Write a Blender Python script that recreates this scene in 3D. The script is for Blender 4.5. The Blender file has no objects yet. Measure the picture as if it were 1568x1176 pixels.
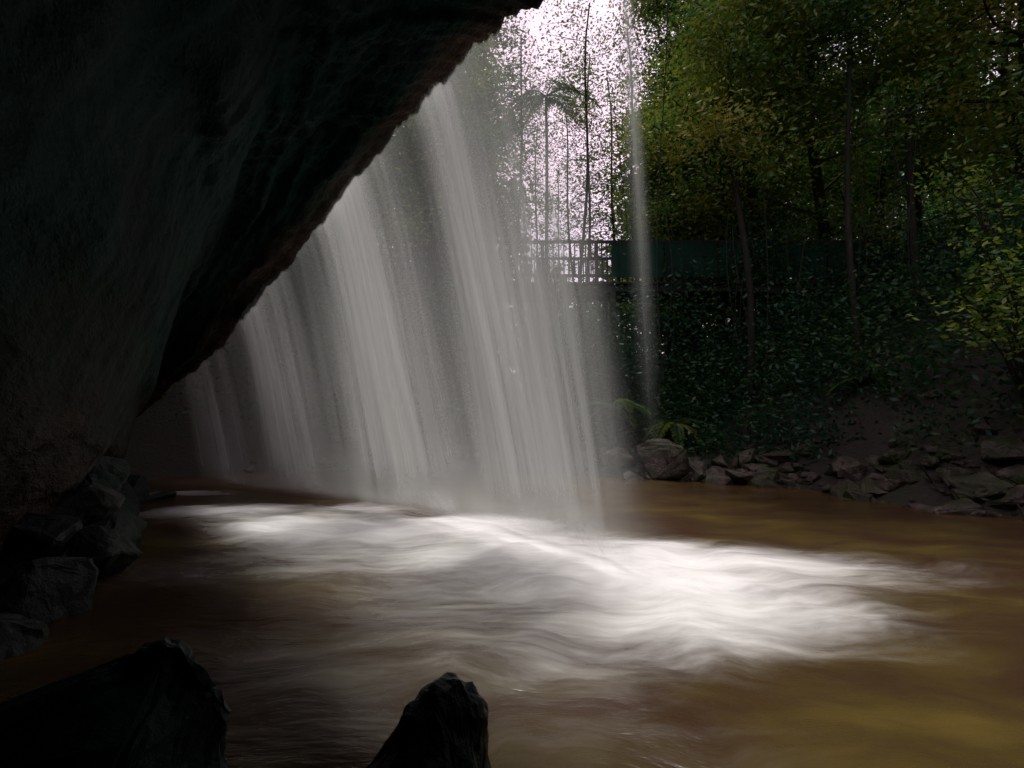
import bpy, math, numpy as np
from mathutils import Vector, noise, Euler
rng=np.random.default_rng(7)
SC=bpy.context.scene
SC.view_settings.view_transform='Standard'
SC.view_settings.look='None'
# ---------------------------------------------------------------- helpers
def link(o):
    SC.collection.objects.link(o); return o
class MB:
    def __init__(s): s.V=[];s.Q=[];s.M=[];s.T=[];s.n=0
    def add(s,V,Q,mat=0,tint=0.5):
        V=np.asarray(V,float).reshape(-1,3);Q=np.asarray(Q,int).reshape(-1,4)
        s.V.append(V);s.Q.append(Q+s.n);s.n+=len(V)
        s.M.append(np.full(len(Q),mat));
        s.T.append(np.full(len(V),tint) if np.isscalar(tint) else np.asarray(tint))
    def mesh(s,name,mats,smooth=False,attr='tint'):
        V=np.concatenate(s.V);Q=np.concatenate(s.Q);M=np.concatenate(s.M);T=np.concatenate(s.T)
        me=bpy.data.meshes.new(name)
        me.vertices.add(len(V));me.vertices.foreach_set('co',V.astype('f').ravel())
        me.loops.add(len(Q)*4);me.loops.foreach_set('vertex_index',Q.astype('i').ravel())
        me.polygons.add(len(Q));me.polygons.foreach_set('loop_start',(np.arange(len(Q))*4).astype('i'))
        me.polygons.foreach_set('material_index',M.astype('i'))
        me.polygons.foreach_set('use_smooth',np.full(len(Q),smooth))
        a=me.attributes.new(attr,'FLOAT','POINT');a.data.foreach_set('value',T.astype('f'))
        for m in mats: me.materials.append(m)
        me.update();me.validate()
        return me
    def obj(s,name,mats,smooth=False,attr='tint'):
        return link(bpy.data.objects.new(name,s.mesh(name,mats,smooth,attr)))
def catmull(P,t):
    P=np.asarray(P,float);n=len(P);t=np.clip(np.asarray(t,float),0,n-1.0001)
    i=t.astype(int);f=(t-i)[...,None]
    g=lambda k:P[np.clip(k,0,n-1)]
    a,b,c,d=g(i-1),g(i),g(i+1),g(i+2)
    return .5*((2*b)+(c-a)*f+(2*a-5*b+4*c-d)*f*f+(3*b-a-3*c+d)*f**3)
def gridq(nr,nc):
    i,j=np.meshgrid(np.arange(nr-1),np.arange(nc-1),indexing='ij')
    a=(i*nc+j).ravel()
    return np.stack([a,a+1,a+nc+1,a+nc],1)
def sstep(a,b,x):
    t=np.clip((x-a)/(b-a),0,1);return t*t*(3-2*t)
def tube(mb,pts,rad,mat=0,ns=8,tint=.5):
    pts=np.asarray(pts,float);n=len(pts);rad=np.broadcast_to(rad,(n,))
    T=np.gradient(pts,axis=0);T/=np.linalg.norm(T,axis=1)[:,None]+1e-9
    ref=np.array([1,0,0.]) if abs(T[0,0])<.8 else np.array([0,1.,0])
    U=np.cross(T,ref);U/=np.linalg.norm(U,axis=1)[:,None]+1e-9;W=np.cross(T,U)
    a=np.linspace(0,2*np.pi,ns,endpoint=False)
    V=pts[:,None]+rad[:,None,None]*(np.cos(a)[None,:,None]*U[:,None]+np.sin(a)[None,:,None]*W[:,None])
    q=[]
    for i in range(n-1):
        for j in range(ns):
            k=(j+1)%ns;q.append((i*ns+j,i*ns+k,(i+1)*ns+k,(i+1)*ns+j))
    mb.add(V.reshape(-1,3),q,mat,tint)
def leaves(mb,C,size,mat=1,flat=.5,tint=None,aspect=.45):
    n=len(C);C=np.asarray(C)
    d=rng.normal(size=(n,3));d[:,2]=d[:,2]*flat-.25;d/=np.linalg.norm(d,axis=1)[:,None]
    r=rng.normal(size=(n,3));w=np.cross(d,r);w/=np.linalg.norm(w,axis=1)[:,None]
    L=(size*rng.uniform(.6,1.4,n))[:,None]
    V=np.stack([C-d*L*.5,C+w*L*aspect*.5,C+d*L*.5,C-w*L*aspect*.5],1).reshape(-1,3)
    Q=np.arange(4*n).reshape(-1,4)
    if tint is None: tint=rng.uniform(0,1,n)
    mb.add(V,Q,mat,np.repeat(tint,4))
def box(mb,c,s,mat=0,tint=.5):
    x,y,z=np.array(s)/2
    V=np.array([(-x,-y,-z),(x,-y,-z),(x,y,-z),(-x,y,-z),(-x,-y,z),(x,-y,z),(x,y,z),(-x,y,z)])+np.array(c)
    mb.add(V,[(0,3,2,1),(4,5,6,7),(0,1,5,4),(1,2,6,5),(2,3,7,6),(3,0,4,7)],mat,tint)
# ---------------------------------------------------------------- materials
class NT:
    def __init__(s,name):
        s.m=bpy.data.materials.new(name);s.m.use_nodes=True;s.t=s.m.node_tree;s.t.nodes.clear()
        s.out=s.n('ShaderNodeOutputMaterial')
    def n(s,ty,ins={},**kw):
        x=s.t.nodes.new(ty)
        for k,v in kw.items(): setattr(x,k,v)
        for k,v in ins.items():
            if isinstance(v,bpy.types.NodeSocket): s.t.links.new(v,x.inputs[k])
            else: x.inputs[k].default_value=v
        return x
    def noise(s,vec,scale,detail=6,rough=.6):
        return s.n('ShaderNodeTexNoise',{'Vector':vec,'Scale':scale,'Detail':detail,'Roughness':rough}).outputs['Fac']
    def ramp(s,f,stops):
        r=s.n('ShaderNodeValToRGB',{'Fac':f});e=r.color_ramp.elements
        while len(e)<len(stops): e.new(.5)
        for k,(p,c) in zip(e,stops): k.position=p;k.color=(*c,1) if len(c)==3 else c
        return r.outputs['Color']
    def math(s,op,a,b=0.,clamp=False):
        return s.n('ShaderNodeMath',{0:a,1:b},operation=op,use_clamp=clamp).outputs[0]
    def map(s,vec,scale=(1,1,1),rot=(0,0,0)):
        return s.n('ShaderNodeMapping',{'Vector':vec,'Scale':scale,'Rotation':rot}).outputs[0]
    def mix(s,f,a,b):
        x=s.n('ShaderNodeMix',data_type='RGBA')
        for k,v in ((0,f),(6,a),(7,b)):
            if isinstance(v,bpy.types.NodeSocket): s.t.links.new(v,x.inputs[k])
            else: x.inputs[k].default_value=v if k==0 else (*v,1)
        return x.outputs[2]
    def obj(s): return s.n('ShaderNodeTexCoord').outputs['Object']
    def attr(s,nm): return s.n('ShaderNodeAttribute',attribute_name=nm).outputs['Fac']
    def surf(s,sh): s.t.links.new(sh,s.out.inputs['Surface']);return s.m
def rock_mat(name,stops,rough=.6,sc=1.,bump=.6,stretch=(1,1,1),moss=(.01,.03,.018),mossamt=.5,rot=(0,0,0),crack=1.2,spec=.3,stain=None):
    N=NT(name);c=N.obj();cs=N.map(N.map(c,(1,1,1),rot),stretch)
    n1=N.noise(cs,1.3*sc,6,.65);n2=N.noise(cs,9*sc,4,.7);n3=N.noise(c,.7*sc,3)
    col=N.ramp(N.math('ADD',N.math('MULTIPLY',n1,.6),N.math('MULTIPLY',n2,.4)),stops)
    mf=N.math('MULTIPLY',N.math('SUBTRACT',n3,.42),6*mossamt,True)
    col=N.mix(mf,col,moss)
    if stain:   # silt stain near flood level, paler brown tone along the lip
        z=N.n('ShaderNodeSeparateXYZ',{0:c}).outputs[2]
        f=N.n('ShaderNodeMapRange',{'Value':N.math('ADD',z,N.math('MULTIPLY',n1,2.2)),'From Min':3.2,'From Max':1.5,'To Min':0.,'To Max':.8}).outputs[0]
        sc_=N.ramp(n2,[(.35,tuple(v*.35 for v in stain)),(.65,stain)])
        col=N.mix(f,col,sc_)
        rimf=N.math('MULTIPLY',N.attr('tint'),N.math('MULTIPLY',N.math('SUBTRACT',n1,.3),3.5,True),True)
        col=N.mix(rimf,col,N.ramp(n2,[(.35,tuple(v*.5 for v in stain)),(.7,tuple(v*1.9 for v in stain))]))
    h=N.math('ADD',N.math('MULTIPLY',n1,1.),N.math('MULTIPLY',n2,.35))
    if crack:
        v=N.n('ShaderNodeTexVoronoi',{'Vector':cs,'Scale':2.2*sc},feature='DISTANCE_TO_EDGE').outputs['Distance']
        h=N.math('ADD',h,N.math('MULTIPLY',N.math('MINIMUM',v,.12),crack))
    b=N.n('ShaderNodeBump',{'Height':h,'Strength':bump,'Distance':.12/sc}).outputs[0]
    p=N.n('ShaderNodeBsdfPrincipled',{'Base Color':col,'Roughness':rough,'Normal':b,'Specular IOR Level':spec})
    return N.surf(p.outputs[0])
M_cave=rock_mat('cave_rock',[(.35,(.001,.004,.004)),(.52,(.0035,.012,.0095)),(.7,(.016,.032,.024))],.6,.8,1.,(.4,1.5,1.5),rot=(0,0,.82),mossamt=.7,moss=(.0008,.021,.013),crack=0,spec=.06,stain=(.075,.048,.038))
M_rock=rock_mat('wet_rock',[(.3,(.006,.011,.01)),(.5,(.018,.025,.022)),(.7,(.07,.065,.055))],.5,2,.7,mossamt=.35,spec=.2)
M_dark=rock_mat('dark_boulder',[(.3,(.003,.014,.013)),(.5,(.01,.034,.03)),(.75,(.04,.07,.062))],.45,4,.8,mossamt=.3,crack=0,spec=.25)
M_bank=rock_mat('bank_stone',[(.3,(.012,.011,.008)),(.5,(.035,.03,.022)),(.75,(.16,.14,.11))],.5,3,.8,mossamt=.8,moss=(.018,.028,.007),spec=.2)
def ground_mat():
    N=NT('forest_floor');c=N.obj()
    n=N.math('ADD',N.math('MULTIPLY',N.noise(c,1.2,6),.5),N.math('MULTIPLY',N.noise(c,14,5,.7),.5))
    col=N.ramp(n,[(.35,(.006,.007,.004)),(.5,(.018,.017,.009)),(.62,(.018,.028,.008)),(.74,(.06,.042,.025))])
    b=N.n('ShaderNodeBump',{'Height':n,'Strength':1.,'Distance':.2}).outputs[0]
    return N.surf(N.n('ShaderNodeBsdfPrincipled',{'Base Color':col,'Roughness':.85,'Normal':b}).outputs[0])
M_ground=ground_mat()
def leaf_mat(name,stops,trans=.45,gl=.03):
    N=NT(name);t=N.attr('tint')
    rnd=N.n('ShaderNodeObjectInfo').outputs['Random']
    f=N.math('ADD',N.math('MULTIPLY',t,.75),N.math('MULTIPLY',rnd,.25))
    col=N.ramp(f,stops)
    d=N.n('ShaderNodeBsdfDiffuse',{'Color':col})
    tr=N.n('ShaderNodeBsdfTranslucent',{'Color':col})
    m=N.n('ShaderNodeMixShader',{0:trans,1:d.outputs[0],2:tr.outputs[0]})
    g=N.n('ShaderNodeBsdfGlossy',{'Roughness':.4,'Color':(.7,.9,.8,1)})
    return N.surf(N.n('ShaderNodeMixShader',{0:gl,1:m.outputs[0],2:g.outputs[0]}).outputs[0])
M_leaf=leaf_mat('leaf_dark',[(.1,(.004,.045,.02)),(.3,(.016,.08,.015)),(.55,(.075,.15,.012)),(.88,(.22,.2,.02))])
M_under=leaf_mat('leaf_understory',[(.1,(.003,.028,.018)),(.5,(.012,.05,.015)),(.9,(.055,.085,.012))],gl=.018)
M_leafb=leaf_mat('leaf_bright',[(.1,(.03,.1,.012)),(.5,(.09,.18,.012)),(.8,(.21,.27,.018))],.5)
M_leafd=leaf_mat('leaf_far',[(.1,(.012,.03,.016)),(.6,(.035,.06,.02)),(.9,(.07,.09,.03))],gl=.03)
M_bark=rock_mat('bark',[(.3,(.007,.007,.005)),(.55,(.017,.015,.011)),(.75,(.042,.038,.03))],.8,3,.8,(3,3,.6),mossamt=.4,crack=0,spec=.1)
# ---------------------------------------------------------------- control curves
lip=np.array([(-9.5,11.3,.3),(-8,10.6,1.1),(-6.4,9.8,1.99),(-5.2,9,2.5),(-4.28,8.2,3.02),(-3.2,7.3,3.58),(-2.24,6.4,4.08),
 (-1.25,5.3,4.36),(-.76,4.7,4.42),(-.25,4.05,4.43),(.12,3.7,4.42),(.75,3.35,4.5),(1.5,3.1,4.6),(3,2.95,4.7),(5.5,3.,4.8),(9,2.7,4.9),(13,1.6,5.1)])  # unseen right end of the lip pushed forward to shade the right foreground
base=np.array([(-10,11),(-9,10.2),(-8,9.3),(-7.2,8.6),(-6.5,7.9),(-5.7,7.1),(-5,6.3),(-4.3,5.3),(-3.7,4.5),(-3.2,3.6),(-2.9,2.6),
 (-2.7,1.2),(-2.5,-.2),(-1.8,-2),(1,-3.6),(6,-4.6),(12,-5.5)],float)  # unseen wall behind the camera, added to block light from behind
def lipd(t):
    L=catmull(lip,t)
    L[...,2]+=.03*np.sin(t*7.3)+.02*np.sin(t*17.1+1)+.012*np.sin(t*37)
    return L
poly=np.array([(12,-5.3),(6,-4.4),(1,-3.5),(-1.8,-1.9),(-2.5,-.1),(-2.7,1.3),(-2.9,2.7),(-3.2,3.7),(-4.3,5.4),(-5,6.4),(-6.5,8),(-8,9.6),(-8,10.8),(-6,12),(-3.2,13.3),
 (0,12.8),(2.5,11.2),(4.2,10.5),(5.4,9.4),(6,7.7),(6.7,6.4),(8,4),(10,0),(12,-3)],float)
def pooldist(X,Y):
    P=np.stack([X,Y],-1);best=np.full(X.shape,1e9);ins=np.zeros(X.shape,bool)
    for k in range(len(poly)):
        a=poly[k];b=poly[(k+1)%len(poly)];ab=b-a
        t=np.clip(((P-a)@ab)/(ab@ab),0,1)
        d=np.linalg.norm(P-(a+t[...,None]*ab),axis=-1);best=np.minimum(best,d)
        c=((a[1]>Y)!=(b[1]>Y))&(X<(b[0]-a[0])*(Y-a[1])/(b[1]-a[1]+1e-12)+a[0]);ins^=c
    return np.where(ins,-best,best)
def terrain(X,Y):
    X=np.asarray(X,float);Y=np.asarray(Y,float)
    d=pooldist(X,Y)
    n=.18*np.sin(X*1.3+.5*Y)+.13*np.sin(Y*1.7-.8*X+2)+.07*np.sin(X*3.9+1)*np.sin(Y*3.3)
    bank=np.where(d<0,np.maximum(d*.45,-.8),.75*(1-np.exp(-d/1.1)))
    hr=13*np.tanh(.6*np.maximum(0,X-5-.04*(Y-10))/13)
    hl=9*np.tanh(1.15*np.maximum(0,-1.6-X)/9)*sstep(9,13,Y)
    front=bank+(hr+hl+.035*np.maximum(0,Y-14)+n)*sstep(0,3.5,d)
    dirv=np.array([22.5,-13.5]);dirv/=np.linalg.norm(dirv);nv=np.array([-dirv[1],dirv[0]])
    m=(X+9.5)*nv[0]+(Y-11.3)*nv[1]
    w=sstep(-1.2,1.,m)
    cl=np.where(d<0,np.maximum(d*.45,-.8),.25*sstep(0,.4,d)+4.0*sstep(1.2,4.2,d)+.08*np.maximum(0,d-4)+n*sstep(3,6,d))
    return w*front+(1-w)*cl
def th(x,y): return float(terrain(np.array([x]),np.array([y]))[0])
gx=np.concatenate([-np.geomspace(400,16,30),np.arange(-15,20,.16),np.geomspace(20.2,400,30)])
gy=np.concatenate([-np.geomspace(300,7,25),np.arange(-6.5,26,.16),np.geomspace(26.2,500,30)])
X,Y=np.meshgrid(gx,gy,indexing='ij');Z=terrain(X,Y)
mb=MB();mb.add(np.stack([X,Y,Z],-1).reshape(-1,3),gridq(len(gx),len(gy))[:,::-1]);mb.obj('ground',[M_ground],True)
# ---------------------------------------------------------------- cave / cliff
nt=440;ns=110
T=np.linspace(0,16,nt);L=lipd(T);B2=catmull(base,T)
B=np.concatenate([B2,np.full((nt,1),-.4)],1)
back=B[:,:2]-L[:,:2];back/=np.linalg.norm(back,axis=1)[:,None]
S=np.linspace(0,1,ns)
ks=[0,.1,.3,.5,.65,.76,.82,.87,.93,1.]
fx=np.interp(S,ks,[0,.1,.3,.52,.7,.84,.91,.97,1.1,1.13])
fz=np.interp(S,ks,[1,1.,.98,.88,.68,.42,.27,.3,.22,0])
sm=lambda a:np.convolve(np.pad(a,3,mode='edge'),np.ones(7)/7,'valid')
fx=sm(fx);fz=sm(fz);fx[0]=0;fz[0]=1;fz[-1]=0
V=np.zeros((nt,ns,3))
V[...,:2]=L[:,None,:2]*(1-fx)[None,:,None]+B[:,None,:2]*fx[None,:,None]
V[...,2]=B[:,2][:,None]+(L[:,2]-B[:,2])[:,None]*fz[None,:]
arcT=np.concatenate([[0],np.cumsum(np.linalg.norm(np.diff(L,axis=0),axis=1))])
for i in range(nt):
    for j in range(ns):
        s=S[j];w=min(1,s*4)*.95+.05
        p=V[i,j]
        a=noise.fractal(Vector((arcT[i]*.3,s*10+arcT[i]*.12,1.)),.9,2.1,5)
        a2=abs(noise.noise(Vector((arcT[i]*.22+9,s*5-arcT[i]*.1,4.))))
        b=noise.fractal(Vector(p*.55),.9,2.1,3)
        c=noise.fractal(Vector(p*4.),.8,2.1,4)
        d=(.16*a-.32*a2+.2*b+.03*c+.14)*w
        lo=.35*s if s<.85 else .35
        V[i,j]=(p[0]+back[i,0]*d*lo,p[1]+back[i,1]*d*lo,p[2]+d*(1 if s<.9 else .5))
ztop=np.maximum(L[:,2]+.9,4.9)
def off(k,z):
    a=np.zeros((nt,3));a[:,:2]=L[:,:2]+back*k[:,None] if not np.isscalar(k) else L[:,:2]+back*k
    a[:,2]=z;return a
blen=np.linalg.norm(B[:,:2]-L[:,:2],axis=1)
rows=[off(blen+5.5,3.2),off(blen+3,5.2),off(blen*.8,ztop+.4),off(1.2,ztop+.1),off(.5,ztop-.1),off(.2,L[:,2]+(ztop-L[:,2])*.55),off(.05,L[:,2]+.28),off(-.03,L[:,2]+.1)]
O=np.stack(rows,1)
for i in range(nt):
    for j in range(O.shape[1]-1):
        O[i,j,2]+=.15*noise.noise(Vector(O[i,j]*.9))
A=np.concatenate([O,V],1)
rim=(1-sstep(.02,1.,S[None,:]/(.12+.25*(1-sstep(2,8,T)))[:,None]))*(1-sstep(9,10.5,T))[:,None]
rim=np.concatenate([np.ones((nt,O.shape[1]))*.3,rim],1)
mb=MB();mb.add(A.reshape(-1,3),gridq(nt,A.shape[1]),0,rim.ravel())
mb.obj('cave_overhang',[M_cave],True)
# ---------------------------------------------------------------- boulders
import bmesh
def rockmesh(mb,pts,seed,sub=3,amp=.05,mat=0,freq=3.):
    bm=bmesh.new()
    for p in pts: bm.verts.new(p)
    r=bmesh.ops.convex_hull(bm,input=bm.verts)
    bmesh.ops.delete(bm,geom=[v for v in bm.verts if not v.link_faces],context='VERTS')
    bmesh.ops.bevel(bm,geom=bm.edges[:],offset=amp*.5,segments=1,affect='EDGES')
    bmesh.ops.triangulate(bm,faces=bm.faces[:])
    bmesh.ops.subdivide_edges(bm,edges=bm.edges[:],cuts=sub,use_grid_fill=True)
    bm.normal_update()
    for v in bm.verts:
        o=Vector((seed*3.1,seed*1.7,0))
        v.co+=v.normal*(amp*noise.fractal(v.co*freq+o,.9,2.1,5)+amp*.25*noise.noise(v.co*freq*6+o))
    bmesh.ops.triangulate(bm,faces=bm.faces[:])
    bm.verts.index_update()
    V=[v.co[:] for v in bm.verts];F=[[v.index for v in f.verts] for f in bm.faces]
    bm.free();return V,F
def rock_obj(name,pts,seed,mat,sub=3,amp=.05,freq=3.):
    V,F=rockmesh(None,pts,seed,sub,amp,freq=freq)
    me=bpy.data.meshes.new(name);me.from_pydata(V,[],F);me.materials.append(mat)
    me.polygons.foreach_set('use_smooth',[False]*len(F))
    return link(bpy.data.objects.new(name,me))
rock_obj('boulder',[(-.15,1.62,.53),(-.22,1.55,.5),(-.09,1.6,.44),(-.31,1.6,.44),(-.02,1.55,-.3),(-.05,1.9,-.3),(-.72,1.5,.0),(-.85,1.6,-.3),(-.6,1.1,-.3),
   (-.04,1.2,-.3),(-.1,1.35,.22),(-.45,1.3,.16),(-.5,1.95,-.3),(-.1,1.85,.1)],3,M_dark,5,.045,4)
rock_obj('boulder',[(-1.14,1.82,.58),(-1.28,1.8,.55),(-1.02,1.8,.38),(-.97,1.85,.26),(-.95,1.8,-.3),(-1.05,2.1,-.3),(-1.5,1.75,.42),(-1.9,1.7,.2),(-2.4,1.7,.05),(-2.6,1.9,-.3),
   (-1.1,1.35,-.3),(-1.15,1.5,.2),(-2.2,1.2,-.3),(-1.8,1.4,.1),(-2.,2.2,-.3)],8,M_dark,5,.05,4)
rr=np.random.default_rng(3)
def rpts(c,s,n=14,r=rr):
    d=r.normal(size=(n,3));d/=np.linalg.norm(d,axis=1)[:,None]
    d*=r.uniform(.8,1.1,(n,1))
    a=r.uniform(0,6.28);ca,sa=math.cos(a),math.sin(a)
    d=d*np.array(s);d=np.stack([d[:,0]*ca-d[:,1]*sa,d[:,0]*sa+d[:,1]*ca,d[:,2]],1)
    return [tuple(x) for x in d+np.array(c)]
for c,s in [((-5.5,7.1,.15),(.5,.45,.35)),((-5.0,6.4,.1),(.45,.4,.3)),((-4.5,5.7,.2),(.5,.45,.4)),((-3.9,4.8,.1),(.45,.5,.4)),((-3.45,4.2,.1),(.4,.4,.35)),((-3.15,3.5,.05),(.4,.4,.4)),
            ((-5.0,6.1,.65),(.5,.5,.3)),((-4.35,5.2,.7),(.5,.4,.35)),((-3.8,4.4,.6),(.4,.4,.32)),((-6.2,8.0,.15),(.6,.5,.3)),((-5.8,8.2,.0),(.6,.35,.14)),((-2.95,2.9,.0),(.4,.4,.3)),
            ((-3.5,3.7,.45),(.35,.35,.25)),((-4.9,5.6,1.0),(.4,.4,.3))]:
    rock_obj('wall_boulder',rpts(c,s),rr.uniform(0,50),M_rock,3,.05,2.5)
bmv=[];bmf=[];n0=0
edge=np.array([(-6,12),(-3.2,13.3),(0,12.8),(2.5,11.2),(4.2,10.5),(5.4,9.4),(6,7.7),(6.7,6.4),(8,4),(9,2)],float)
for k in range(320):
    t=rr.uniform(0,9);p=catmull(edge,np.array([t]))[0];o=abs(rr.normal(0,.8))-.15
    dirn=p-np.array([0,6]);dirn/=np.linalg.norm(dirn)
    x,y=p+dirn*o;s=(.05+.3*rr.uniform(0,1)**1.8)*(1.2 if t>3 else 1)
    z=max(th(x,y),-.05)+s*rr.uniform(-.1,.2)
    V,F=rockmesh(None,rpts((x,y,z),(s*1.25,s,s*rr.uniform(.5,.9)),11),k,1,.04,freq=4)
    bmv+=V;bmf+=[[i+n0 for i in f] for f in F];n0=len(bmv)
me=bpy.data.meshes.new('riverbank_rocks');me.from_pydata(bmv,[],bmf);me.materials.append(M_bank)
link(bpy.data.objects.new('riverbank_rocks',me))
for c,s in [((3.2,11.2,.4),(.85,.55,.55)),((7.0,7.6,.3),(.5,.4,.35)),((6.6,9.0,.45),(.5,.5,.35)),((2.4,11.7,.3),(.6,.5,.4))]:
    rock_obj('bank_boulder',rpts(c,s),rr.uniform(0,50),M_bank,3,.06,2)
# ---------------------------------------------------------------- water pool with foam
wx=np.arange(-9,12.01,.05);wy=np.arange(-5.4,14.,.05)
X,Y=np.meshgrid(wx,wy,indexing='ij')
foam=np.zeros(X.shape)
for x,y,a,sx,sy in [(-4.6,7.2,.6,.5,.35),(-3.8,7.2,1.,.5,.4),(-2.7,6.2,1.,.6,.4),(-2.,5.8,1.,.6,.45),(-1.2,6.0,1.,.55,.5),(-.3,6.1,1.,.6,.55),(0.05,5.0,1.,.55,.5),
   (.6,4.2,.9,.55,.5),(1.3,4.9,.8,.65,.5),(1.5,3.95,.7,.6,.45),(1.75,3.45,.5,.55,.35),(2.3,4.6,.55,.65,.4),(1.1,3.35,.5,.55,.35),(-.65,3.6,.32,.6,.35),(-1.3,2.7,.27,.5,.25),
   (-5.6,8.9,.6,.6,.25),(-2.2,7.3,.6,.6,.5),(3.3,4.4,.22,.7,.5),(.2,2.9,.33,.8,.35),(-2.6,4.4,.28,.8,.35),(-.2,2.2,.22,.8,.2),(-.6,4.6,.4,.7,.45),(-1.6,5.,.4,.7,.4)]:
    foam=1-(1-foam)*(1-a*np.exp(-.5*((X-x)/sx)**2-.5*((Y-y)/sy)**2))
Zw=.012*np.sin(X*5+Y*2)*np.sin(Y*6-X)+.05*foam+.012*np.sin(X*9+3*np.sin(Y*3))*foam
mb=MB();mb.add(np.stack([X,Y,Zw],-1).reshape(-1,3),gridq(len(wx),len(wy))[:,::-1],0,foam.ravel())
def water_mat():
    N=NT('murky_water');c=N.obj()
    wv=N.n('ShaderNodeTexNoise',{'Vector':c,'Scale':.8,'Detail':2.}).outputs['Color']
    wc=N.n('ShaderNodeVectorMath',{0:c,1:N.n('ShaderNodeVectorMath',{0:wv,1:(.9,.9,0)},operation='MULTIPLY').outputs[0]},operation='ADD').outputs[0]
    cs=N.map(wc,(.8,2.4,1),(0,0,.25))
    n1=N.noise(cs,1.1,5,.55);n2=N.noise(cs,5,5,.6);n3=N.noise(N.map(wc,(1,1.6,1)),.7,3)
    f=N.attr('foam')
    ff=N.math('ADD',f,N.math('MULTIPLY',N.math('SUBTRACT',N.math('ADD',N.math('MULTIPLY',n1,.65),N.math('MULTIPLY',n2,.35)),.5),1.2))
    mask=N.math('MULTIPLY',f,2.5,True)
    fm=N.n('ShaderNodeMapRange',{'Value':ff,'From Min':.05,'From Max':1.15},interpolation_type='SMOOTHSTEP').outputs[0]
    fm=N.math('MULTIPLY',fm,mask)
    col=N.ramp(N.math('ADD',N.math('MULTIPLY',n3,.6),N.math('MULTIPLY',n1,.4)),[(.32,(.036,.015,.01)),(.46,(.045,.026,.012)),(.55,(.058,.039,.012)),(.66,(.09,.06,.015)),(.76,(.13,.088,.02))])
    col=N.mix(fm,col,(.7,.69,.69))
    h=N.math('ADD',n1,N.math('MULTIPLY',n2,.35))
    b=N.n('ShaderNodeBump',{'Height':h,'Strength':.3,'Distance':.12}).outputs[0]
    r=N.math('ADD',.2,N.math('MULTIPLY',fm,.6))
    return N.surf(N.n('ShaderNodeBsdfPrincipled',{'Base Color':col,'Roughness':r,'IOR':1.33,'Normal':b}).outputs[0])
mb.obj('pool_water',[water_mat()],True,'foam')
# ---------------------------------------------------------------- waterfall
def fall_mat(name,col,seed,gain=1.,fx=8,fy=.12,lo=.35,hi=1.3):
    N=NT(name);a=N.attr('sheet')
    uv=N.n('ShaderNodeUVMap',uv_map='flow').outputs[0]
    off=N.n('ShaderNodeVectorMath',{0:uv,1:(seed*13.7,seed*5.1,0)},operation='ADD').outputs[0]
    s1=N.noise(N.map(off,(fx,fy,1)),1,3,.55)
    st=N.n('ShaderNodeMapRange',{'Value':s1,'From Min':.3,'From Max':.7,'To Min':lo,'To Max':hi}).outputs[0]
    al=N.math('MULTIPLY',N.math('MULTIPLY',a,st),gain,True)
    d=N.n('ShaderNodeBsdfDiffuse',{'Color':(*col,1)});t=N.n('ShaderNodeBsdfTranslucent',{'Color':(*col,1)})
    w=N.n('ShaderNodeMixShader',{0:.5,1:d.outputs[0],2:t.outputs[0]})
    tr=N.n('ShaderNodeBsdfTransparent')
    return N.surf(N.n('ShaderNodeMixShader',{0:al,1:tr.outputs[0],2:w.outputs[0]}).outputs[0])
def outn(T):
    e=.02;d=catmull(lip,T+e)-catmull(lip,T-e);n=np.stack([-d[:,1],d[:,0]],1)
    n/=np.linalg.norm(n,axis=1)[:,None]
    return n
# (lip parameter, width, strength, strength at the very top)
STR=[(2.3,.1,.6,.6),(2.62,.06,.6,.6),(3.0,.1,.45,.6),(3.4,.06,.3,.6),(4.05,.17,1.15,.7),(4.65,.1,.28,.6),(5.15,.08,.15,.5),(6.0,.25,1.05,.7),(6.8,.12,.2,.5),
     (8.05,.32,1.05,.5),(8.9,.15,.2,.3),(9.6,.35,.65,.25)]
fall=bpy.data.objects.new('waterfall',None);link(fall)
DIR=np.array([.9,.43])
def foot_path(T,k,throw):
    L=lipd(T);n=DIR[None]*.8+outn(T)*.2;n/=np.linalg.norm(n,axis=1)[:,None]
    z=(L[None,:,2]+.04)*(1-k[:,None])+.02*k[:,None]
    reach=throw*(L[:,2]/4.4)*(1-.2*sstep(8.5,10.3,T))
    o=reach[None]*(.3*np.sqrt(k)+.7*k)[:,None]
    P=np.zeros((len(k),len(T),3));P[...,2]=z;P[...,:2]=L[None,:,:2]+n[None]*(o-.05)[...,None]
    return L,P
def finish(name,L,P,D,mat):
    nr,nc=P.shape[:2]
    me_mb=MB();me_mb.add(P.reshape(-1,3),gridq(nr,nc),0,D.ravel())
    me=me_mb.mesh(name,[mat],True,'sheet')
    arc=np.concatenate([[0],np.cumsum(np.linalg.norm(np.diff(L,axis=0),axis=1))])
    U=np.stack([np.broadcast_to(arc[None],(nr,nc)),np.broadcast_to(-P[...,2],(nr,nc))],-1).reshape(-1,2)
    uvl=me.uv_layers.new(name='flow');li=np.zeros(len(me.loops),'i');me.loops.foreach_get('vertex_index',li)
    uvl.data.foreach_set('uv',U[li].astype('f').ravel())
    o=link(bpy.data.objects.new(name,me));o.parent=fall;return o
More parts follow.
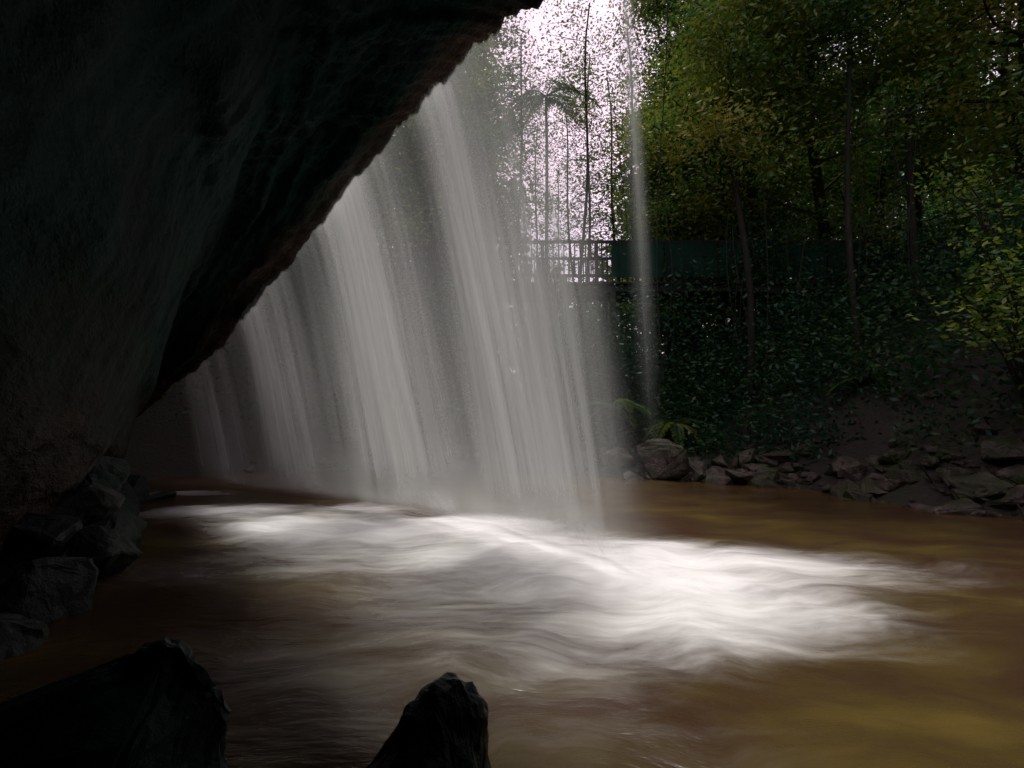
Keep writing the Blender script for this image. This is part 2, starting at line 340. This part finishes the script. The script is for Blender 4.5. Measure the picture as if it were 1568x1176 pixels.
def curtain(name,throw,t0,t1,nc,streams,basea,mat,bf=(.8,1.)):
    T=np.linspace(t0,t1,nc);k=np.linspace(0,1,40)
    L,P=foot_path(T,k,throw)
    ramp=sstep(0,.55,k)[:,None]
    edge=(sstep(t0,t0+.4,T)*(1-sstep(t1-1.3,t1,T)))[None] if basea else 1.
    D=basea*edge*(.45+.55*ramp)
    for c,s,a,tp in streams:
        wd=s*(1+.35*k)[:,None]
        D=D+a*np.exp(-.5*((T[None]-c)/wd)**2)*(tp+(1-tp)*ramp)/(1+.35*k)[:,None]*(1-sstep(t1-.5,t1,T))[None]
    D=D*(1-sstep(bf[0],bf[1],k))[:,None]
    return finish(name,L,P,D,mat)
W=(.9,.92,.91)
for i,(v0,g) in enumerate([(.85,.43),(1.02,.5),(1.2,.4)]):
    curtain('water_sheet_%d'%i,v0,2.05,10.55,700,[(c+rr.normal(0,.05),s*(1+.2*i),a,tp) for c,s,a,tp in STR],.14,fall_mat('falling_water_%d'%i,W,i+1,g,fx=(4,7,3)[i]))
curtain('side_stream',.35,10.7,11.5,60,[(11.05,.04,.8,1.)],0,fall_mat('falling_water_side',W,9,.75),bf=(.25,.85))
for i,(v0,h,g) in enumerate([(.85,1.6,.2),(1.1,1.0,.3),(1.4,.6,.3)]):
    T=np.linspace(2.05,10.9,500);k=np.linspace(0,1,18)
    L,P=foot_path(T,np.array([1.]),v0);F=P[0]
    hh=h*(.85+.12*np.sin(T*3+i)+.06*np.sin(T*7.1+2*i))*np.clip(.35+.08*T,0,1)
    Q=np.zeros((18,500,3));Q[...,:2]=F[None,:,:2]-DIR[None,None]*(.22*hh[None]*(1-k)[:,None])[...,None];Q[...,2]=.03+hh[None]*(1-k)[:,None]
    act=.35+sum(a*np.exp(-.5*((T-c)/(s*1.8))**2) for c,s,a,tp in STR)
    D=np.clip(act,0,1)[None]*(sstep(0,.7,k)*(1-.95*sstep(.72,1,k)))[:,None]*(sstep(2.05,2.6,T)*(1-sstep(9.4,10.9,T)))[None]
    finish('splash_mist_%d'%i,L,Q,D,fall_mat('mist_%d'%i,W,20+i,g,fx=1.8,fy=1.2,lo=.5,hi=1.3))
# ---------------------------------------------------------------- trees
def tree_mesh(name,H,r,nl,clump,nleaf,lsize,lo=.3,seed=0,leafm=None,spread=2.6):
    g=np.random.default_rng(seed);mb=MB()
    k=np.linspace(0,1,14);bx=g.normal(0,.5,2)
    pts=np.stack([bx[0]*np.sin(k*3)+.2*np.sin(k*9+seed),bx[1]*np.sin(k*2.4)+.15*np.cos(k*8),k*H-.4],1)
    tube(mb,pts,r*(1-.8*k)+.015,0,8)
    for i in range(nl):
        f=lo+(1-lo)*((i+g.uniform(0,1))/nl)**.8;b=catmull(pts,np.array([min(f,.99)*13]))[0]
        a=g.uniform(0,6.28);ln=spread*g.uniform(.5,1.1)*(1-.45*f)
        e=b+np.array([math.cos(a)*ln,math.sin(a)*ln,ln*g.uniform(0,.7)])
        m=(b+e)/2+g.normal(0,.15,3)
        q=catmull(np.array([b,m,e]),np.linspace(0,1.99,7))
        tube(mb,q,np.linspace(r*.3*(1.2-f),.012,7),0,5)
        ct=g.uniform(0,.55)
        for c in range(clump):
            c0=q[min(6,3+g.integers(0,4))]+g.normal(0,.35,3);R=g.uniform(.25,.6)
            n=int(nleaf*g.uniform(.4,1.4))
            C=c0+g.normal(size=(n,3))*np.array([R,R,R*.55])
            tw=c0+g.normal(0,R*.6,3);tube(mb,[q[4],(q[4]+tw)/2+g.normal(0,.05,3),tw],[.012,.009,.004],0,3)
            leaves(mb,C,lsize,1,tint=np.clip(ct+g.uniform(0,.5,n),0,1),aspect=.45)
    return mb.mesh(name,[M_bark,leafm or M_leaf],False)
TM=[tree_mesh('rainforest_tree_mesh_%d'%i,H,r,nl,4,170,.14,lo,seed=i+11,spread=sp) for i,(H,r,nl,lo,sp) in enumerate(
   [(15,.17,38,.15,3.0),(13.5,.13,34,.12,2.7),(16,.2,38,.2,3.2),(12,.1,30,.1,2.4)])]
TH=[tree_mesh('high_crown_tree_mesh_%d'%i,H,r,nl,5,170,.13,lo,seed=i+31,spread=sp) for i,(H,r,nl,lo,sp) in enumerate([(15,.085,36,.4,3.3),(14,.07,34,.42,3.0)])]
THIN=tree_mesh('slender_tree_mesh',16,.07,20,3,60,.12,.35,seed=40,spread=2.0)
def place(nm,me,x,y,s,rz,tilt=0):
    o=link(bpy.data.objects.new(nm,me));o.location=(x,y,th(x,y)-.1);o.scale=(s,s,s);o.rotation_euler=(tilt,tilt*.5,rz);return o
TR=[(11.8,11.8),(12,16.5),(9,18.5),(14,13.5),(6.9,19),(15,19),(10,22),(18,16),(13,24),(13.2,9),(6.3,17.5),(20,22),(17,11),
    (-2.4,17.5),(-4,16.8),(-6,16.8),(-8,14.5),(-3,20),(-1.6,19.5),(-10,18),(-6,21),(-12,14),(-1.1,17.3),(-9,23),(8.4,25),(9,28),(-3,27),(8.2,17.2),(7.6,21.5),(13,19),(16,24),(11,26),(-2,23),(21,15),(10.6,17.5)]
for i,(x,y) in enumerate(TR):
    place('rainforest_tree',TM[i%4],x,y,rr.uniform(.9,1.15),rr.uniform(0,6.28),rr.normal(0,.03))
for i,(x,y) in enumerate([(6.1,13.2),(8.2,12.2),(10.1,12.9),(-2.6,14.6),(-4.6,14.2),(7.3,16.6)]):
    place('rainforest_tree',TH[i%2],x,y,rr.uniform(.9,1.05),rr.uniform(0,6.28),rr.normal(0,.06))
for x,y,s,rz in [(2.75,18.5,1.,.3),(.8,25,.95,1.),(2.2,31,1.,2.),(3.9,20.5,.95,3.),(4.7,17.6,.95,4.),(1.0,18.6,.95,5.1),(3.0,22.5,1.05,.9),(1.9,21,.9,2.6)]:
    place('slender_tree',THIN,x,y,s,rz,.02)
mb=MB();n=80000
a=rng.uniform(-60,60,n);y=rng.uniform(30,52,n);a=a*(y/45)
zt=np.where(np.abs(a-4.8*(y/40))<3.8,.3,.52)*y*(.85+.15*np.sin(a*.9)+.1*np.sin(a*2.3+1))
z0=terrain(a,y);z=z0+(zt-z0*.3)*rng.uniform(0,1,n)**.8
leaves(mb,np.stack([a,y,z],1),.6,0,aspect=.6)
for i in range(60):
    x=rng.uniform(-40,40);yy=rng.uniform(30,45);g0=th(x,yy);tube(mb,[(x,yy,g0-.3),(x+.2,yy,g0+5),(x+.1,yy,g0+11)],[.2,.15,.05],1,6)
mb.obj('distant_forest',[M_leafd,M_bark])
mb=MB()
for k in range(1900):
    x=rr.uniform(-14,20);y=rr.uniform(6,27)
    d=float(pooldist(np.array([x]),np.array([y]))[0])
    if d<.8 or (y<11.8 and x<-3): continue
    R=rr.uniform(.25,.6) if d<2.5 else rr.uniform(.4,1.1);n=int(220*R/.5)
    C=np.array([x,y,th(x,y)+R*.6])+rng.normal(size=(n,3))*np.array([R,R,R*.7])
    leaves(mb,C,.115,0,tint=np.clip(rr.uniform(0,.5)+rng.uniform(0,.35,n),0,1))
for k in range(190):      # tall thicket growing around and under the footbridge
    x=rr.uniform(-2,13);y=rr.uniform(13,14.6) if k%3==0 else rr.uniform(16.8,19.5);z=rr.uniform(.8,4.6)
    if z<th(x,y): continue
    if y<15: z=min(z,4.3)
    C=np.array([x,y,z])+rng.normal(size=(330,3))*np.array([.6,.4,.4])
    leaves(mb,C,.13,0,tint=np.clip(rr.uniform(0,.35)+rng.uniform(0,.3,330),0,1))
for k in range(26):       # creepers reaching over the bridge parapet
    x=rr.uniform(5.,13.5);z=rr.uniform(4.9,6.5)
    C=np.array([x,14.5,z])+rng.normal(size=(150,3))*np.array([.35,.12,.3])
    leaves(mb,C,.12,0,tint=np.clip(rr.uniform(0,.5)+rng.uniform(0,.3,150),0,1))
mb.obj('undergrowth',[M_under])
def shrub(name,x,y,H,n,sp,seed):
    g=np.random.default_rng(seed);mb=MB();z=th(x,y)
    for i in range(n):
        a=g.uniform(0,6.28);ln=g.uniform(.4,1)*sp
        e=np.array([x+math.cos(a)*ln,y+math.sin(a)*ln,z+H*g.uniform(.45,1)])
        q=catmull(np.array([(x,y,z-.1),((x+e[0])/2-.1*math.cos(a)*ln,(y+e[1])/2,z+(e[2]-z)*.7),e]),np.linspace(0,1.99,8))
        tube(mb,q,np.linspace(.025,.005,8),0,5)
        for k in (4,5,6,7):
            m=20;leaves(mb,q[k]+g.normal(size=(m,3))*np.array([.22,.22,.1]),.1,1,.4)
    return mb.obj(name,[M_bark,M_leafb])
shrub('shrub',7.7,7.6,2.9,18,1.2,1);shrub('shrub',8.8,8.8,3.2,16,1.4,2);shrub('shrub',8.6,6.2,2.8,14,1.1,5)
def frond(mb,o,az,L,rise,droop,nl,ll,mat,wid=.05):
    k=np.linspace(0,1,16);dx,dy=math.cos(az),math.sin(az)
    h=L*(k-.12*k*k);z=rise*k-droop*k*k
    P=np.stack([o[0]+dx*h,o[1]+dy*h,o[2]+z],1);tube(mb,P,np.linspace(.03,.006,16)*L/2,0,4)
    V=[];side=np.array([-dy,dx,0])
    for i in range(nl):
        f=.12+.88*i/nl;p=catmull(P,np.array([f*15]))[0];l=ll*math.sin(math.pi*(.12+.85*f))**.7
        for s in (1,-1):
            e=p+side*s*l*.85+np.array([dx,dy,0])*l*.45+np.array([0,0,-l*.35])+rr.normal(0,.04*ll,3)
            w=np.array([dx,dy,0])*wid
            V+=[p-w*.4,(p+e)/2-w*.5+np.array([0,0,.02]),e,(p+e)/2+w*.5]
    V=np.array(V);mb.add(V,np.arange(len(V)).reshape(-1,4),mat,rng.uniform(.2,.6))
def palm(x,y,H,n,L,name,ll=.6):
    mb=MB();z=th(x,y);k=np.linspace(0,1,10)
    P=np.stack([x+.25*np.sin(k*2),y+0*k,z-.2+H*k],1);tube(mb,P,np.linspace(.09,.05,10)*(1 if H>5 else .7),0,8)
    for i in range(n):
        frond(mb,P[-1],i*2.4+rr.uniform(-.4,.4),L*rr.uniform(.7,1.2),L*rr.uniform(.1,.9),L*rr.uniform(.6,1.2),34,ll*rr.uniform(.7,1.1),1,.05)
    mb.obj(name,[M_bark,M_leaf])
palm(1.1,19.2,13.2,10,2.3,'palm_tree');palm(5.4,18,9.5,14,2.3,'palm_tree')
palm(2.3,12.6,1.3,13,1.1,'tree_fern',.26);palm(3.7,12.4,.8,12,1.,'tree_fern',.24);palm(-1.5,14,1.2,12,1.2,'tree_fern',.25);palm(7.2,10.6,.6,12,.9,'tree_fern',.2)
mb=MB()
for i in range(30):
    x=rr.uniform(2.5,12);y=rr.uniform(10.8,14.5)+max(0,x-6)*-.35;
    z1=rr.uniform(5,11);g0=th(x,y);z0=g0+rr.uniform(0,2.5);k=np.linspace(0,1,8)
    tube(mb,np.stack([x+.2*np.sin(k*4+i),y+.1*np.cos(k*3+i),z0+(z1-z0)*k],1),rr.uniform(.005,.012),0,4)
mb.obj('hanging_vines',[M_bark])
# ---------------------------------------------------------------- footbridge
def paint(name,c,r=.5):
    N=NT(name);n=N.noise(N.map(N.obj(),(1,1,.4)),2.5,5);col=N.ramp(n,[(.3,tuple(v*.3 for v in c)),(.7,tuple(min(1,v*1.2) for v in c))])
    return N.surf(N.n('ShaderNodeBsdfPrincipled',{'Base Color':col,'Roughness':r,'Specular IOR Level':.1}).outputs[0])
M_steel=paint('dark_timber',(.014,.017,.014),.7);M_green=paint('green_panel',(.002,.024,.014),.75)
br=bpy.data.objects.new('footbridge',None);link(br)
def bpart(nm,f,mat):
    mb=MB();f(mb);o=mb.obj(nm,[mat]);o.parent=br
x0,x1,yb=-5.5,14.,15.
bpart('deck',lambda m:[box(m,(x,yb+.7,5.28),(.13,1.7,.05)) for x in np.arange(x0,x1,.15)],M_steel)
bpart('beams',lambda m:[box(m,((x0+x1)/2,y,5.15),(x1-x0,.14,.2)) for y in (yb+.05,yb+1.35)],M_steel)
bpart('posts',lambda m:[box(m,(x,y,5.9),(.1,.1,1.3)) for x in np.arange(x0,x1,1.6) for y in (yb-.1,yb+1.5)],M_steel)
bpart('rails',lambda m:[box(m,((x0+x1)/2,y,z),(x1-x0,.07,.08)) for y in (yb-.1,yb+1.5) for z in (6.52,5.5)],M_steel)
bpart('balusters',lambda m:[box(m,(x,y,6.0),(.035,.035,.96)) for x in np.arange(x0,x1,.16) for y in (yb-.1,yb+1.5)],M_steel)
bpart('green_panels',lambda m:[box(m,(x+.8,yb-.16,5.95),(1.54,.02,1.02)) for x in np.arange(x0+8*1.05,x1-1,1.6)],M_green)
bpart('piers',lambda m:[box(m,(x,yb+y,2.4),(.16,.16,5.2)) for x in (3.0,9.) for y in (.05,1.35)],M_steel)
# ---------------------------------------------------------------- sky, sun, camera
w=bpy.data.worlds.new('World');SC.world=w;w.use_nodes=True;nt_=w.node_tree;nt_.nodes.clear()
el,az=math.radians(70),math.radians(10)
sky=nt_.nodes.new('ShaderNodeTexSky');sky.sky_type='NISHITA';sky.sun_disc=False;sky.sun_elevation=el;sky.sun_rotation=az;sky.air_density=1.2;sky.dust_density=3
tc=nt_.nodes.new('ShaderNodeTexCoord');nz=nt_.nodes.new('ShaderNodeTexNoise');nz.inputs['Scale'].default_value=2.5;nz.inputs['Detail'].default_value=3
nt_.links.new(tc.outputs['Generated'],nz.inputs['Vector'])
mr=nt_.nodes.new('ShaderNodeMapRange');nt_.links.new(nz.outputs['Fac'],mr.inputs['Value']);mr.inputs['From Min'].default_value=.3;mr.inputs['From Max'].default_value=.55;mr.inputs['To Min'].default_value=.5
mx=nt_.nodes.new('ShaderNodeMix');mx.data_type='RGBA';nt_.links.new(mr.outputs[0],mx.inputs[0]);nt_.links.new(sky.outputs[0],mx.inputs[6]);mx.inputs[7].default_value=(9.8,7.6,9.0,1)
bg=nt_.nodes.new('ShaderNodeBackground');bg.inputs['Strength'].default_value=.135;nt_.links.new(mx.outputs[2],bg.inputs['Color'])
wo=nt_.nodes.new('ShaderNodeOutputWorld');nt_.links.new(bg.outputs[0],wo.inputs['Surface'])
sl=bpy.data.lights.new('sun','SUN');sl.energy=4.2;sl.angle=math.radians(10);sl.color=(1,.97,.91)
so=link(bpy.data.objects.new('sun',sl))
d=Vector((math.sin(az)*math.cos(el),math.cos(az)*math.cos(el),math.sin(el)))
so.rotation_euler=d.to_track_quat('Z','Y').to_euler()
cam=bpy.data.cameras.new('camera');cam.lens=18;cam.sensor_width=36;cam.clip_end=2000;cam.clip_start=.05
co=link(bpy.data.objects.new('camera',cam));co.location=(0,0,1.3);co.rotation_euler=(math.radians(90+3.8),0,0)
SC.camera=co
